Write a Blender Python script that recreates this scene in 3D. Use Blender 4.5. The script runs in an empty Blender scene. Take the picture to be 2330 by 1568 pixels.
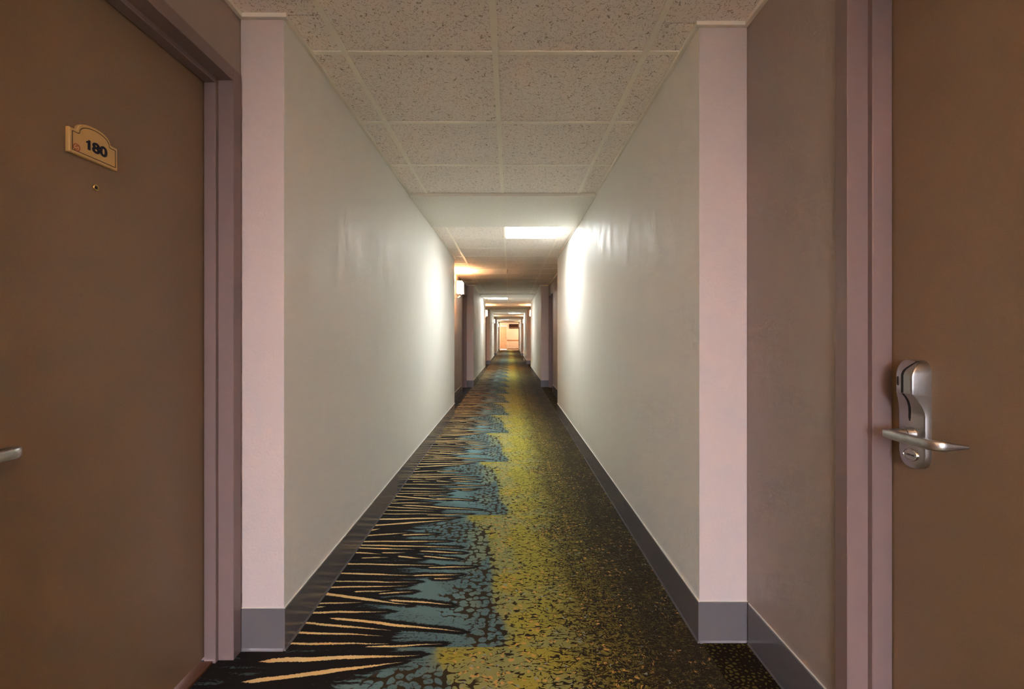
import bpy, bmesh, math, random
from mathutils import Vector, Matrix
random.seed(7)
PI = math.pi
sc = bpy.context.scene
COL = sc.collection

# ------------------------------------------------------------------ camera
CAM_H = 1.137                      # eye height
CEIL = CAM_H + 1.1626              # face of the ceiling grid
cam_d = bpy.data.cameras.new('camera')
cam_d.sensor_width = 36.0
cam_d.lens = 16.0
cam_d.shift_x = 5.0 / 2330
cam_d.shift_y = -17.5 / 2330
cam_d.clip_start = 0.02
cam = bpy.data.objects.new('camera', cam_d)
cam.location = (0, 0, CAM_H)
cam.rotation_euler = (PI / 2, 0, 0)
COL.objects.link(cam)
sc.camera = cam

# ------------------------------------------------------------------ world (overcast daylight through the added glazed exit door behind the camera)
w = bpy.data.worlds.new('world'); sc.world = w; w.use_nodes = True
w.node_tree.nodes['Background'].inputs[0].default_value = (0.95, 0.885, 1.0, 1)
w.node_tree.nodes['Background'].inputs[1].default_value = 6.4

# ------------------------------------------------------------------ view + light levels
sc.view_settings.view_transform = 'Standard'
sc.view_settings.look = 'None'
sc.view_settings.gamma = 1.0
sc.view_settings.use_curve_mapping = False
sc.view_settings.exposure = 2.5
sc.cycles.max_bounces = 12
sc.cycles.diffuse_bounces = 9          # pale painted corridor: most of its light has bounced several times
sc.cycles.glossy_bounces = 3
sc.cycles.adaptive_threshold = 0.05
sc.cycles.adaptive_min_samples = 28
TROFFER = 3.8            # glow of the ceiling light diffusers
TROFFER_W = 2.8          # lamp power behind each diffuser (directed downwards by the prismatic lens)
SCONCE_W = 13.0           # bulb power of the wall sconces
SCONCE_SHADE = 2.2
VESTIBULE_W = 12.0

# ------------------------------------------------------------------ dimensions (x across, y along the corridor, z up)
PER = 8.61                          # bay length
XL, XLW, XLD = -0.8195, -0.978, -1.067     # left: pier face, recess wall, door face
XR, XRW, XRD = 0.7054, 0.884, 0.983        # right
PIERS_L = [(-4.0, -1.87)] + [(1.67 + PER * n if n != 0 else 1.652, 6.74 + PER * n) for n in range(0, 4)] + [(36.1, 37.3)]
PIERS_R = [(-4.0, -1.87)] + [(1.67 + PER * n if n != 0 else 1.694, 6.74 + PER * n) for n in range(0, 4)] + [(36.1, 37.3)]
Y_BACK, Y_VEST, Y_END = -4.0, 37.3, 39.2
WALL_TOP = CEIL + 0.12

# ================================================================== helpers
def srgb(r, g, b, k=1.0):
    def f(c):
        c = c / 255.0
        return (c / 12.92 if c <= 0.04045 else ((c + 0.055) / 1.055) ** 2.4) * k
    return (f(r), f(g), f(b), 1.0)

def tag(o, label=None, cat=None, group=None, kind=None):
    if label: o['label'] = label
    if cat: o['category'] = cat
    if group: o['group'] = group
    if kind: o['kind'] = kind
    return o

def wloc(o):
    v = Vector((0, 0, 0))
    while o is not None:
        v = v + o.location; o = o.parent
    return v

def empty(name, loc, parent=None):
    o = bpy.data.objects.new(name, None)
    o.empty_display_size = 0.1
    COL.objects.link(o)
    o.parent = parent
    o.location = Vector(loc) - (wloc(parent) if parent else Vector((0, 0, 0)))
    return o

def obj(name, bm, mat, parent=None, smooth=False, origin=None):
    """bm holds world coordinates; the origin is the parent's base (or 'origin')"""
    base = wloc(parent) if parent else Vector((0, 0, 0))
    org = Vector(origin) if origin is not None else base
    bmesh.ops.translate(bm, verts=bm.verts, vec=-org)
    bmesh.ops.recalc_face_normals(bm, faces=bm.faces)
    me = bpy.data.meshes.new(name)
    bm.to_mesh(me); bm.free()
    if smooth:
        for p in me.polygons: p.use_smooth = True
    if mat is not None: me.materials.append(mat)
    o = bpy.data.objects.new(name, me)
    COL.objects.link(o)
    o.parent = parent
    o.location = org - base
    return o

def inst(name, me, loc, parent):
    o = bpy.data.objects.new(name, me)
    COL.objects.link(o); o.parent = parent; o.location = Vector(loc) - wloc(parent)
    return o

def add_box(bm, x0, x1, y0, y1, z0, z1):
    if x0 > x1: x0, x1 = x1, x0
    if y0 > y1: y0, y1 = y1, y0
    v = [bm.verts.new((x, y, z)) for z in (z0, z1) for y in (y0, y1) for x in (x0, x1)]
    for f in ((0, 2, 3, 1), (4, 5, 7, 6), (0, 1, 5, 4), (2, 6, 7, 3), (0, 4, 6, 2), (1, 3, 7, 5)):
        bm.faces.new([v[i] for i in f])
    return v

def box(x0, x1, y0, y1, z0, z1, bev=0.0, seg=2):
    bm = bmesh.new()
    add_box(bm, x0, x1, y0, y1, z0, z1)
    if bev > 0:
        bmesh.ops.bevel(bm, geom=list(bm.edges), offset=bev, segments=seg, affect='EDGES', profile=0.7)
    return bm

def add_loft(bm, rings, closed_ring=True, caps=True):
    vs = [[bm.verts.new(p) for p in r] for r in rings]
    n = len(vs[0])
    for a, b in zip(vs[:-1], vs[1:]):
        for i in range(n if closed_ring else n - 1):
            j = (i + 1) % n
            try: bm.faces.new((a[i], a[j], b[j], b[i]))
            except ValueError: pass
    if caps:
        bm.faces.new(list(reversed(vs[0]))); bm.faces.new(vs[-1])
    return vs

def add_tube(bm, pts, rad, n=12, caps=True):
    pts = [Vector(p) for p in pts]
    rings = []
    up = Vector((0, 0, 1))
    for i, p in enumerate(pts):
        d = (pts[min(i + 1, len(pts) - 1)] - pts[max(i - 1, 0)]).normalized()
        a = d.cross(up)
        if a.length < 1e-3: a = d.cross(Vector((1, 0, 0)))
        a.normalize(); b = d.cross(a).normalized()
        r = rad[i] if isinstance(rad, (list, tuple)) else rad
        rings.append([p + (a * math.cos(t) + b * math.sin(t)) * r for t in [2 * PI * k / n for k in range(n)]])
    add_loft(bm, rings, True, caps)

def smooth_by_angle(o, deg=35):
    me = o.data
    for p in me.polygons: p.use_smooth = True
    bm = bmesh.new(); bm.from_mesh(me)
    lim = math.radians(deg)
    for e in bm.edges:
        e.smooth = len(e.link_faces) == 2 and e.calc_face_angle(0) < lim
    bm.to_mesh(me); bm.free()
    return o

# ------------------------------------------------------------------ node expression helper
class NT:
    def __init__(self, name):
        self.m = bpy.data.materials.new(name); self.m.use_nodes = True
        self.t = self.m.node_tree
        self.b = self.t.nodes['Principled BSDF']
        self.tc = None; self.dim = '3D'
    def node(self, typ, **kw):
        n = self.t.nodes.new(typ)
        for k, v in kw.items(): setattr(n, k, v)
        return n
    def put(self, sock, v):
        if isinstance(v, E): self.t.links.new(v.s, sock)
        elif v is not None: sock.default_value = v
    def math(self, op, a, b=None, c=None, clamp=False):
        n = self.node('ShaderNodeMath', operation=op, use_clamp=clamp)
        for i, v in enumerate((a, b, c)):
            if v is not None: self.put(n.inputs[i], v)
        return E(self, n.outputs[0])
    def vmath(self, op, a, b=None, c=None):
        n = self.node('ShaderNodeVectorMath', operation=op)
        for i, v in enumerate((a, b, c)):
            if v is not None: self.put(n.inputs[i], v)
        return E(self, n.outputs[0])
    def coord(self, out='Object'):
        if self.tc is None: self.tc = self.node('ShaderNodeTexCoord')
        return E(self, self.tc.outputs[out])
    def pos(self):
        return E(self, self.node('ShaderNodeNewGeometry').outputs['Position'])
    def sep(self, v):
        n = self.node('ShaderNodeSeparateXYZ'); self.put(n.inputs[0], v)
        return [E(self, o) for o in n.outputs]
    def comb(self, x, y, z=0.0):
        n = self.node('ShaderNodeCombineXYZ')
        for i, v in enumerate((x, y, z)): self.put(n.inputs[i], v)
        return E(self, n.outputs[0])
    def noise(self, vec, scale, detail=2.0, rough=0.5, dist=0.0):
        n = self.node('ShaderNodeTexNoise', noise_dimensions=self.dim); self.put(n.inputs['Vector'], vec)
        n.inputs['Scale'].default_value = scale; n.inputs['Detail'].default_value = detail
        n.inputs['Roughness'].default_value = rough; n.inputs['Distortion'].default_value = dist
        return E(self, n.outputs['Fac'])
    def noisec(self, vec, scale, detail=2.0):
        n = self.node('ShaderNodeTexNoise', noise_dimensions=self.dim); self.put(n.inputs['Vector'], vec)
        n.inputs['Scale'].default_value = scale; n.inputs['Detail'].default_value = detail
        return E(self, n.outputs['Color'])
    def voronoi(self, vec, scale, feature='F1', rnd=1.0):
        n = self.node('ShaderNodeTexVoronoi', feature=feature, voronoi_dimensions=self.dim); self.put(n.inputs['Vector'], vec)
        n.inputs['Scale'].default_value = scale; n.inputs['Randomness'].default_value = rnd
        return n
    def smooth(self, x, a, b):
        n = self.node('ShaderNodeMapRange', interpolation_type='SMOOTHSTEP')
        self.put(n.inputs[0], x); self.put(n.inputs[1], a); self.put(n.inputs[2], b)
        return E(self, n.outputs[0])
    def lin(self, x, a, b, c=0.0, d=1.0):
        n = self.node('ShaderNodeMapRange')
        for i, v in enumerate((x, a, b, c, d)): self.put(n.inputs[i], v)
        return E(self, n.outputs[0])
    def mix(self, f, a, b):
        n = self.node('ShaderNodeMix', data_type='RGBA')
        self.put(n.inputs[0], f); self.put(n.inputs[6], a); self.put(n.inputs[7], b)
        return E(self, n.outputs[2])
    def curve(self, x, pts):
        n = self.node('ShaderNodeFloatCurve'); c = n.mapping.curves[0]
        n.mapping.use_clip = False
        while len(c.points) < len(pts): c.points.new(0.5, 0.5)
        for p, (a, b) in zip(c.points, pts): p.location = (a, b); p.handle_type = 'VECTOR'
        n.mapping.update()
        self.put(n.inputs[1], x)
        return E(self, n.outputs[0])
    def bump(self, h, strength, dist):
        n = self.node('ShaderNodeBump'); n.inputs['Strength'].default_value = strength
        n.inputs['Distance'].default_value = dist; self.put(n.inputs['Height'], h)
        self.t.links.new(n.outputs[0], self.b.inputs['Normal'])
    def done(self, color=None, rough=0.5, metal=0.0, spec=None):
        if color is not None: self.put(self.b.inputs['Base Color'], color)
        self.put(self.b.inputs['Roughness'], rough)
        self.b.inputs['Metallic'].default_value = metal
        if spec is not None: self.b.inputs['Specular IOR Level'].default_value = spec
        return self.m

class E:
    def __init__(self, nt, s): self.nt, self.s = nt, s
    def __add__(self, o): return self.nt.math('ADD', self, o)
    __radd__ = __add__
    def __sub__(self, o): return self.nt.math('SUBTRACT', self, o)
    def __rsub__(self, o): return self.nt.math('SUBTRACT', o, self)
    def __mul__(self, o): return self.nt.math('MULTIPLY', self, o)
    __rmul__ = __mul__
    def __truediv__(self, o): return self.nt.math('DIVIDE', self, o)
    def __gt__(self, o): return self.nt.math('GREATER_THAN', self, o)
    def __lt__(self, o): return self.nt.math('LESS_THAN', self, o)
    def max(self, o): return self.nt.math('MAXIMUM', self, o)
    def min(self, o): return self.nt.math('MINIMUM', self, o)
    def abs(self): return self.nt.math('ABSOLUTE', self)
    def sat(self): return self.nt.math('ADD', self, 0.0, clamp=True)

# ================================================================== materials
def mat_paint(name, col, rough=0.42, peel=0.35, spec=0.5, smudge=True):
    n = NT(name); p = n.coord()
    g = n.noise(p, 110.0, 1.0)
    n.bump(g, peel, 0.0016)
    c = col
    r = rough
    if smudge:
        st = n.vmath('MULTIPLY', p, (1.0, 1.3, 0.55))
        r = n.lin(n.noise(st, 6.0, 2.0, 0.65), 0.35, 0.7, rough - 0.06, rough + 0.12)
    return n.done(c, r, 0.0, spec)

def mat_plain(name, col, rough=0.5, metal=0.0, grain=0.04, scale=90.0, bump=0.0, spec=None):
    n = NT(name); p = n.coord()
    f = n.noise(p, scale, 1.0)
    c = n.vmath('SCALE', col[:3]); n.put(c.s.node.inputs['Scale'], n.lin(f, 0.25, 0.75, 1 - grain, 1 + grain))
    if bump: n.bump(f, bump, 0.001)
    return n.done(c, rough, metal, spec)

def mat_emit(name, col, strength):
    n = NT(name)
    n.b.inputs['Emission Color'].default_value = col
    n.b.inputs['Emission Strength'].default_value = strength
    return n.done((0.85, 0.84, 0.82, 1), 0.5)

M = {}
M['wall'] = mat_paint('wall_paint', srgb(224, 222, 216), 0.50, 0.55, 0.22)
M['face'] = mat_paint('pier_end_paint', srgb(202, 190, 188), 0.45, 0.45, 0.35)
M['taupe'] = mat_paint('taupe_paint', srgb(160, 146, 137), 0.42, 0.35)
M['frame'] = mat_plain('frame_paint', srgb(131, 112, 110), 0.38, 0, 0.02, 30)
M['door'] = mat_plain('door_laminate', srgb(138, 115, 91), 0.40, 0, 0.05, 240, 0.05)
M['threshold'] = mat_plain('threshold_wood', srgb(92, 58, 34), 0.5, 0, 0.15, 40)
M['base'] = mat_plain('vinyl_base', srgb(108, 105, 108), 0.2, 0, 0.015, 4, 0.0, 0.9)
M['caulk'] = mat_plain('caulk', srgb(225, 222, 214), 0.35, 0, 0.02)
M['grid'] = mat_plain('grid_metal', srgb(248, 243, 230), 0.45, 0, 0.02, 20)
M['angle'] = mat_plain('angle_paint', srgb(232, 226, 214), 0.45, 0, 0.02, 20)
M['troffer'] = mat_emit('light_panel', (0.96, 1.0, 0.99, 1), TROFFER)
M['shade'] = mat_emit('lamp_shade_glow', (1.0, 0.74, 0.45, 1), SCONCE_SHADE)
M['chrome'] = mat_plain('polished_nickel', (0.62, 0.60, 0.57, 1), 0.22, 1.0, 0.03, 40)
M['bronze'] = mat_plain('dark_bronze', (0.09, 0.07, 0.055, 1), 0.4, 0.7, 0.05, 60)
M['satin'] = mat_plain('satin_nickel', (0.56, 0.55, 0.54, 1), 0.34, 1.0, 0.03, 300)
M['black'] = mat_plain('black_plastic', (0.006, 0.006, 0.006, 1), 0.5)
M['lens'] = mat_plain('dark_lens', srgb(62, 48, 44), 0.25)
M['plaque'] = mat_plain('cream_plaque', srgb(206, 172, 112), 0.45, 0, 0.05, 50)
M['ink'] = mat_plain('navy_ink', srgb(22, 22, 44), 0.5)
M['line'] = mat_plain('line_ink', srgb(86, 70, 52), 0.5)
M['red'] = mat_plain('red_ink', srgb(176, 92, 70), 0.5)
M['brass'] = mat_plain('dull_brass', (0.6, 0.45, 0.2, 1), 0.35, 1.0)
M['etch'] = mat_plain('etched_mark', srgb(58, 54, 56), 0.5)
M['cream_wall'] = mat_paint('cream_wall_paint', srgb(232, 216, 198), 0.5, 0.4, smudge=False)
M['tan_door'] = mat_plain('tan_door', srgb(222, 186, 152), 0.45)
M['cream_trim'] = mat_plain('cream_trim', srgb(236, 222, 204), 0.45)
M['rail'] = mat_plain('rail_wood', srgb(190, 140, 96), 0.45)
M['redbrown'] = mat_plain('red_brown_strip', srgb(120, 62, 38), 0.5)
M['grille'] = mat_plain('grille_brown', srgb(62, 34, 24), 0.5)
M['dark_void'] = mat_plain('grille_void', srgb(30, 20, 16), 0.7)
M['frost'] = mat_emit('dome_glass', (1.0, 0.66, 0.42, 1), 2.0)

def mat_tile():
    n = NT('fissured_tile'); n.dim = '2D'; p = n.pos()
    wv = n.noisec(p, 22.0, 1.0)
    q = n.vmath('MULTIPLY_ADD', wv, (0.045, 0.045, 0.045), p)
    ridge = (n.noise(q, 34.0, 1.0) - 0.5).abs()
    brk = n.noise(p, 95.0, 1.0)
    worm = n.smooth(ridge, 0.026, 0.009) * n.smooth(brk, 0.45, 0.54)
    v = n.voronoi(p, 130.0); pinv = n.smooth(E(n, v.outputs['Distance']), 0.26, 0.14)
    pick = n.noise(p, 60.0, 1.0) > 0.57
    mark = worm.max(pinv * pick)
    basec = srgb(247, 239, 232)
    c = n.mix(mark * 0.8, basec, srgb(150, 132, 116))
    n.bump(brk, 0.35, 0.002)
    return n.done(c, 0.85, 0.0, 0.2)
M['tile'] = mat_tile()

def mat_soffit():
    n = NT('soffit_board'); n.dim = '2D'; p = n.pos()
    f = n.noise(p, 120.0, 1.0)
    c = n.mix(n.smooth(f, 0.55, 0.68), srgb(232, 230, 222), srgb(214, 210, 200))
    n.bump(f, 0.3, 0.0015)
    return n.done(c, 0.8, 0.0, 0.2)
M['soffit'] = mat_soffit()

# ---- carpet: printed pattern with a 1.235 m repeat along the corridor
CARPET_P = 1.235
def strokes():
    raw = [(600, 402, 1220, 388, 10), (560, 448, 1160, 403, 11), (600, 478, 680, 465, 10), (560, 515, 870, 492, 10), (830, 508, 1065, 500, 8),
           (500, 553, 1160, 550, 9), (480, 576, 1235, 592, 9), (470, 595, 920, 606, 9), (450, 627, 690, 640, 10), (690, 631, 860, 628, 7),
           (950, 618, 1255, 632, 8), (800, 653, 975, 672, 9), (975, 655, 1230, 675, 8), (550, 666, 740, 662, 7), (380, 703, 1070, 718, 10),
           (1010, 731, 1330, 727, 8), (330, 768, 930, 787, 11), (900, 788, 1235, 779, 9), (300, 824, 935, 833, 9), (1050, 808, 1190, 805, 6),
           (260, 871, 870, 855, 10), (500, 898, 755, 890, 9), (670, 912, 910, 900, 9), (220, 900, 880, 990, 20), (740, 955, 1175, 988, 13),
           (190, 983, 560, 970, 11), (140, 1041, 730, 1035, 14), (330, 1078, 1240, 1172, 19), (90, 1108, 760, 1163, 15), (40, 1174, 700, 1205, 15),
           (-30, 1254, 740, 1257, 15), (570, 1280, 1110, 1257, 12), (-80, 1300, 250, 1302, 5), (200, 1010, 310, 1000, 9)]
    out = []
    for x0, y0, x1, y1, wd in raw:
        def cv(cx, cy):
            px, py = cx / 3.027 + 640, cy / 3.027 + 1050
            Y = 1176.8 / (py - 767.0)
            return (px - 1160) * Y / 1035.0, 2.902 - Y, Y
        a, b = cv(x0, y0), cv(x1, y1)
        ymid = (a[2] + b[2]) / 2
        dydp = ymid * ymid / 1176.8
        out.append((a[0], a[1], b[0], b[1], 0.5 * wd / 3.027 * dydp * 0.85))
    while len(out) % 3: out.append((-2.0, 0.0, -1.9, 0.0, 0.001))
    return out

def mat_carpet(strip=False):
    n = NT('carpet_strip' if strip else 'carpet_pattern')
    n.dim = '2D'
    p = n.coord(); x, y, z = n.sep(p)
    ym = n.math('FLOORED_MODULO', 1.667 - y, CARPET_P)
    q = n.comb(x, ym, 0.0)
    # roughen the printed edges
    wob = (n.noise(q, 140.0, 1.0) - 0.5) * 0.006 + (n.noise(n.vmath('MULTIPLY', q, (6.0, 14.0, 1.0)), 1.0, 1.0) - 0.5) * 0.012
    pile = n.noise(p, 420.0, 1.0, 0.7)
    if strip:
        v = n.voronoi(n.vmath('MULTIPLY', q, (1.0, 1.25, 1.0)), 52.0, 'DISTANCE_TO_EDGE'); de = E(n, v.outputs['Distance'])
        thr = n.lin(n.noise(q, 9.0, 2.0), 0.3, 0.7, 0.10, 0.36)
        spk = n.smooth(de + (n.noise(q, 160.0, 1.0) - 0.5) * 0.25, thr, thr + 0.06)
        c = n.mix(spk, srgb(30, 24, 18), srgb(84, 78, 38))
        return n.done(c, 0.95, 0, 0.08)
    ymw = ym + wob
    X3 = n.comb(x, x, x); Y3 = n.comb(ymw, ymw, ymw)
    acc = None
    st = strokes()
    for i in range(0, len(st), 3):
        g = st[i:i + 3]
        inv = tuple(1.0 / (s[2] - s[0]) for s in g)
        off = tuple(-s[0] / (s[2] - s[0]) for s in g)
        A = n.vmath('MULTIPLY_ADD', X3, inv, off)
        YC = n.vmath('MULTIPLY_ADD', A, tuple(s[3] - s[1] for s in g), tuple(s[1] for s in g))
        D = n.vmath('ABSOLUTE', n.vmath('SUBTRACT', Y3, YC))
        kk = [s[4] * 2.2 for s in g]
        W = n.vmath('MULTIPLY_ADD', A, tuple(-k for k in kk), tuple(kk))
        W = n.vmath('MINIMUM', W, tuple(s[4] for s in g))
        ll = [(s[2] - s[0]) * 0.5 for s in g]
        W = n.vmath('MINIMUM', W, n.vmath('MULTIPLY_ADD', A, tuple(-l for l in ll), tuple(ll)))
        W = n.vmath('MINIMUM', W, n.vmath('MULTIPLY', A, tuple(s[4] * 14 for s in g)))
        V = n.vmath('SUBTRACT', W, D)
        acc = V if acc is None else n.vmath('MAXIMUM', acc, V)
    a, b, c3 = n.sep(acc)
    V = a.max(b).max(c3)
    cream = n.smooth(V, -0.0008, 0.0008)
    streak = n.noise(n.vmath('MULTIPLY', q, (3.0, 26.0, 1.0)), 1.6, 3.0, 0.62)
    fine = n.noise(n.vmath('MULTIPLY', q, (1.0, 2.2, 1.0)), 75.0, 1.0, 0.6)
    halo = n.smooth(V + (streak - 0.5) * 0.030 + (fine - 0.5) * 0.012, -0.025, -0.017)
    # field of black to the left, opening into teal
    edge = n.curve(ym / CARPET_P, [(0, 0.25), (0.1, 0.24), (0.25, 0.12), (0.36, 0.20), (0.46, 0.24), (0.56, 0.24), (0.66, 0.18), (0.78, 0.10), (0.86, 0.14), (0.94, 0.26), (1.0, 0.25)])
    edge = edge - 0.69
    leftblack = n.smooth(x + (streak - 0.5) * 0.55 + (fine - 0.5) * 0.10, edge + 0.05, edge - 0.05)
    # cells
    big = n.noise(q, 4.5, 1.0)
    wq = n.vmath('MULTIPLY_ADD', n.noisec(q, 16.0, 1.0), (0.03, 0.03, 0.0), q)
    wq = n.vmath('MULTIPLY', wq, (1.0, 1.15, 1.0))
    vb = n.voronoi(wq, 30.0, 'F1', 0.7); deb = E(n, vb.outputs['Distance'])
    vs = n.voronoi(wq, 46.0, 'DISTANCE_TO_EDGE', 0.9); des = E(n, vs.outputs['Distance'])
    vc = n.voronoi(wq, 46.0, 'F1', 0.9); rc, gc, bc = n.sep(E(n, vc.outputs['Color'])); f1 = E(n, vc.outputs['Distance'])
    lime_edge = n.curve(ym / CARPET_P, [(0, 0.03), (0.05, 0.04), (0.13, 0.10), (0.24, 0.17), (0.36, 0.19), (0.55, 0.22), (0.68, 0.22), (0.80, 0.245), (0.90, 0.285), (0.96, 0.29), (1.0, 0.27)])
    lime_edge = lime_edge - 0.30
    lx = x - lime_edge                           # 0 at the left edge of the lime field
    lime = n.smooth(lx + (fine - 0.5) * 0.03 + (big - 0.5) * 0.05, -0.012, 0.012)
    teal_c = n.mix(n.smooth(lx, -0.20, -0.02), srgb(100, 132, 136), srgb(124, 136, 108))
    teal_c = n.mix(n.smooth(big, 0.42, 0.62), teal_c, srgb(90, 118, 122))
    lime_c = n.mix(n.smooth(big, 0.40, 0.60), srgb(158, 150, 60), srgb(142, 144, 88))
    lime_c = n.mix(n.smooth(x, 0.08, 0.36), lime_c, srgb(124, 114, 46))
    lime_c = n.mix(n.smooth(x, 0.26, 0.58), lime_c, srgb(84, 74, 32))
    fill = n.mix(lime, teal_c, lime_c)
    dotm = n.smooth(f1, 0.42, 0.25) * (rc > n.lin(n.noise(q, 3.2, 1.0), 0.35, 0.65, 0.90, 0.48)) * n.smooth(lx, 0.0, 0.05)
    fill = n.mix(dotm * 0.75, fill, n.mix(gc > 0.75, srgb(206, 156, 84), srgb(140, 150, 140)))
    # dark netting between the cells: threshold field
    nb1 = n.smooth(n.math('SQRT', n.math('POWER', (x + 0.30) / 0.24, 2.0) + n.math('POWER', (ym - 0.24) / 0.17, 2.0)), 1.1, 0.5)
    band = n.smooth(lx, -0.20, -0.06) * n.smooth(lx, 0.05, -0.02) * n.smooth(ym, 0.25, 0.42)
    lobe = n.smooth(n.math('SQRT', n.math('POWER', (x + 0.17) / 0.16, 2.0) + n.math('POWER', (ym - 0.94) / 0.17, 2.0)), 1.15, 0.4)
    net = nb1.max(band * 0.9).max(lobe)
    jit = (n.noise(q, 60.0, 1.0) - 0.5)
    nthr = 0.62 - net * 0.20
    netline = n.smooth(deb + jit * 0.22, nthr - 0.03, nthr + 0.05) * n.smooth(net, 0.05, 0.3)
    tealfleck = n.smooth(n.noise(n.vmath('MULTIPLY', q, (1.0, 1.7, 1.0)), 70.0, 1.0), 0.62, 0.68) * n.smooth(big, 0.44, 0.56)
    rthr = n.curve(n.lin(x, -0.15, 0.85), [(0, 0.03), (0.2, 0.05), (0.34, 0.08), (0.46, 0.11), (0.58, 0.14), (0.70, 0.18), (0.86, 0.22), (1.0, 0.24)])
    bign = n.noise(q, 7.0, 1.0)
    rthr = rthr + (bign - 0.5) * 0.12
    fleck = n.smooth(des + jit * 0.30, rthr, rthr - 0.05) * n.smooth(lx, -0.02, 0.02)
    gate = n.smooth(n.noise(q, 26.0, 0.0), n.lin(x, -0.05, 0.35, 0.58, 0.30), n.lin(x, -0.05, 0.35, 0.64, 0.36))
    fleck = fleck * gate.max(n.smooth(x, 0.22, 0.4)) * n.smooth(x, 0.42, 0.26)
    # short curled dashes over the lime field
    dq = n.vmath('MULTIPLY', wq, (0.62, 1.55, 1.0))
    dash = n.smooth(n.noise(dq, 62.0, 1.0, 0.5, 0.6), n.lin(x, -0.1, 0.25, 0.635, 0.575), n.lin(x, -0.1, 0.25, 0.665, 0.605)) * n.smooth(lx, -0.03, 0.03)
    # tangled olive threads on dark towards the right edge
    rid = (n.noise(wq, 64.0, 1.0, 0.5, 0.9) - 0.5).abs()
    rt = n.lin(x, 0.16, 0.56, 0.13, 0.022) + (bign - 0.5) * 0.08
    thread = n.smooth(rid, rt, rt + 0.03) * n.smooth(x + (bign - 0.5) * 0.3, 0.16, 0.30)
    fleck = fleck.max(dash).max(thread)
    dark_c = n.mix(n.smooth(x, -0.3, 0.2), srgb(58, 48, 28), srgb(38, 30, 16))
    col = n.mix(netline.max(fleck).max(tealfleck * 0.8 * (1.0 - lime)), fill, dark_c)
    blackc = n.mix(n.smooth(streak + (fine - 0.5) * 0.4, 0.60, 0.72), srgb(24, 19, 16), srgb(66, 84, 84))
    col = n.mix(leftblack, col, blackc)
    col = n.mix(halo, col, srgb(22, 17, 14))
    creamc = n.mix(n.noise(q, 8.0, 0.0), srgb(232, 198, 132), srgb(240, 214, 156))
    col = n.mix(cream, col, creamc)
    hs = n.vmath('SCALE', col); n.put(hs.s.node.inputs['Scale'], n.lin(pile, 0.25, 0.75, 0.82, 1.14))
    n.b.inputs['Sheen Weight'].default_value = 0.06
    n.b.inputs['Sheen Roughness'].default_value = 0.45
    return n.done(hs, 0.95, 0, 0.08)
M['carpet'] = mat_carpet()
M['carpet_strip'] = mat_carpet(True)

def mat_glass():
    n = NT('door_glass'); t = n.t
    tr = t.nodes.new('ShaderNodeBsdfTransparent'); tr.inputs[0].default_value = (0.92, 0.95, 0.96, 1)
    gl = t.nodes.new('ShaderNodeBsdfGlossy'); gl.inputs['Roughness'].default_value = 0.02
    mx = t.nodes.new('ShaderNodeMixShader'); mx.inputs[0].default_value = 0.08
    t.links.new(tr.outputs[0], mx.inputs[1]); t.links.new(gl.outputs[0], mx.inputs[2])
    t.links.new(mx.outputs[0], t.nodes['Material Output'].inputs[0])
    return n.m
M['glass'] = mat_glass()

# ================================================================== floor
floor = obj('floor', box(-2.4, 2.4, Y_BACK - 0.2, Y_END + 0.2, -0.08, 0.0), M['carpet'])
tag(floor, 'patterned hotel carpet with cream stripes, teal and lime-green patches on black', 'floor', kind='structure')
recess_R = [(PIERS_R[i][1], PIERS_R[i + 1][0]) for i in range(len(PIERS_R) - 1)]
recess_L = [(PIERS_L[i][1], PIERS_L[i + 1][0]) for i in range(len(PIERS_L) - 1)]
for (a, b) in recess_R:
    obj('carpet_strip', box(0.715, XRW + 0.02, a + 0.005, b - 0.005, 0.0, 0.002), M['carpet_strip'], floor)

# ================================================================== doors: opening list
DW = 0.852
STEP, FACE = 0.016, 0.045
ZSTOP = 2.022
doors = []         # side, y0, y1 (clear opening between the stops)
doors.append((-1, 1.582 - DW, 1.582))
doors.append((1, 1.165 - DW, 1.165))
for k in (1, 2, 3):
    doors.append((-1, 1.582 + PER * k - DW, 1.582 + PER * k))
    doors.append((1, 1.582 + PER * k - DW, 1.582 + PER * k))

# ================================================================== side walls
def build_wall(name, s, xw, xp, piers, label):
    bm = bmesh.new()
    T = 0.22
    ops = sorted((y0 - STEP - FACE + 0.004, y1 + STEP + FACE - 0.004) for (sd, y0, y1) in doors if sd == s)
    zt = ZSTOP + STEP + FACE - 0.004
    y = Y_BACK
    for (a, b) in ops:
        add_box(bm, xw, xw + s * T, y, a, 0, WALL_TOP)
        add_box(bm, xw, xw + s * T, a, b, zt, WALL_TOP)
        y = b
    add_box(bm, xw, xw + s * T, y, Y_VEST, 0, WALL_TOP)
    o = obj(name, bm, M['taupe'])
    tag(o, label, 'wall', kind='structure')
    for (a, b) in piers:
        bmp = box(xp, xw - s * 0.0005, a, b, 0.0, WALL_TOP - 0.005, 0.004, 2)
        pr = obj('pier', bmp, M['wall'], o)
        pr.data.materials.append(M['face'])       # narrow ends get a darker, pinker tone than the long sides
        for pf in pr.data.polygons:
            if abs(pf.normal.y) > 0.6: pf.material_index = 1
        smooth_by_angle(pr)
    return o
wl = build_wall('wall_left', -1, XLW, XL, PIERS_L, 'left corridor wall of off-white piers and taupe door recesses')
wr = build_wall('wall_right', 1, XRW, XR, PIERS_R, 'right corridor wall of off-white piers and taupe door recesses')

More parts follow.
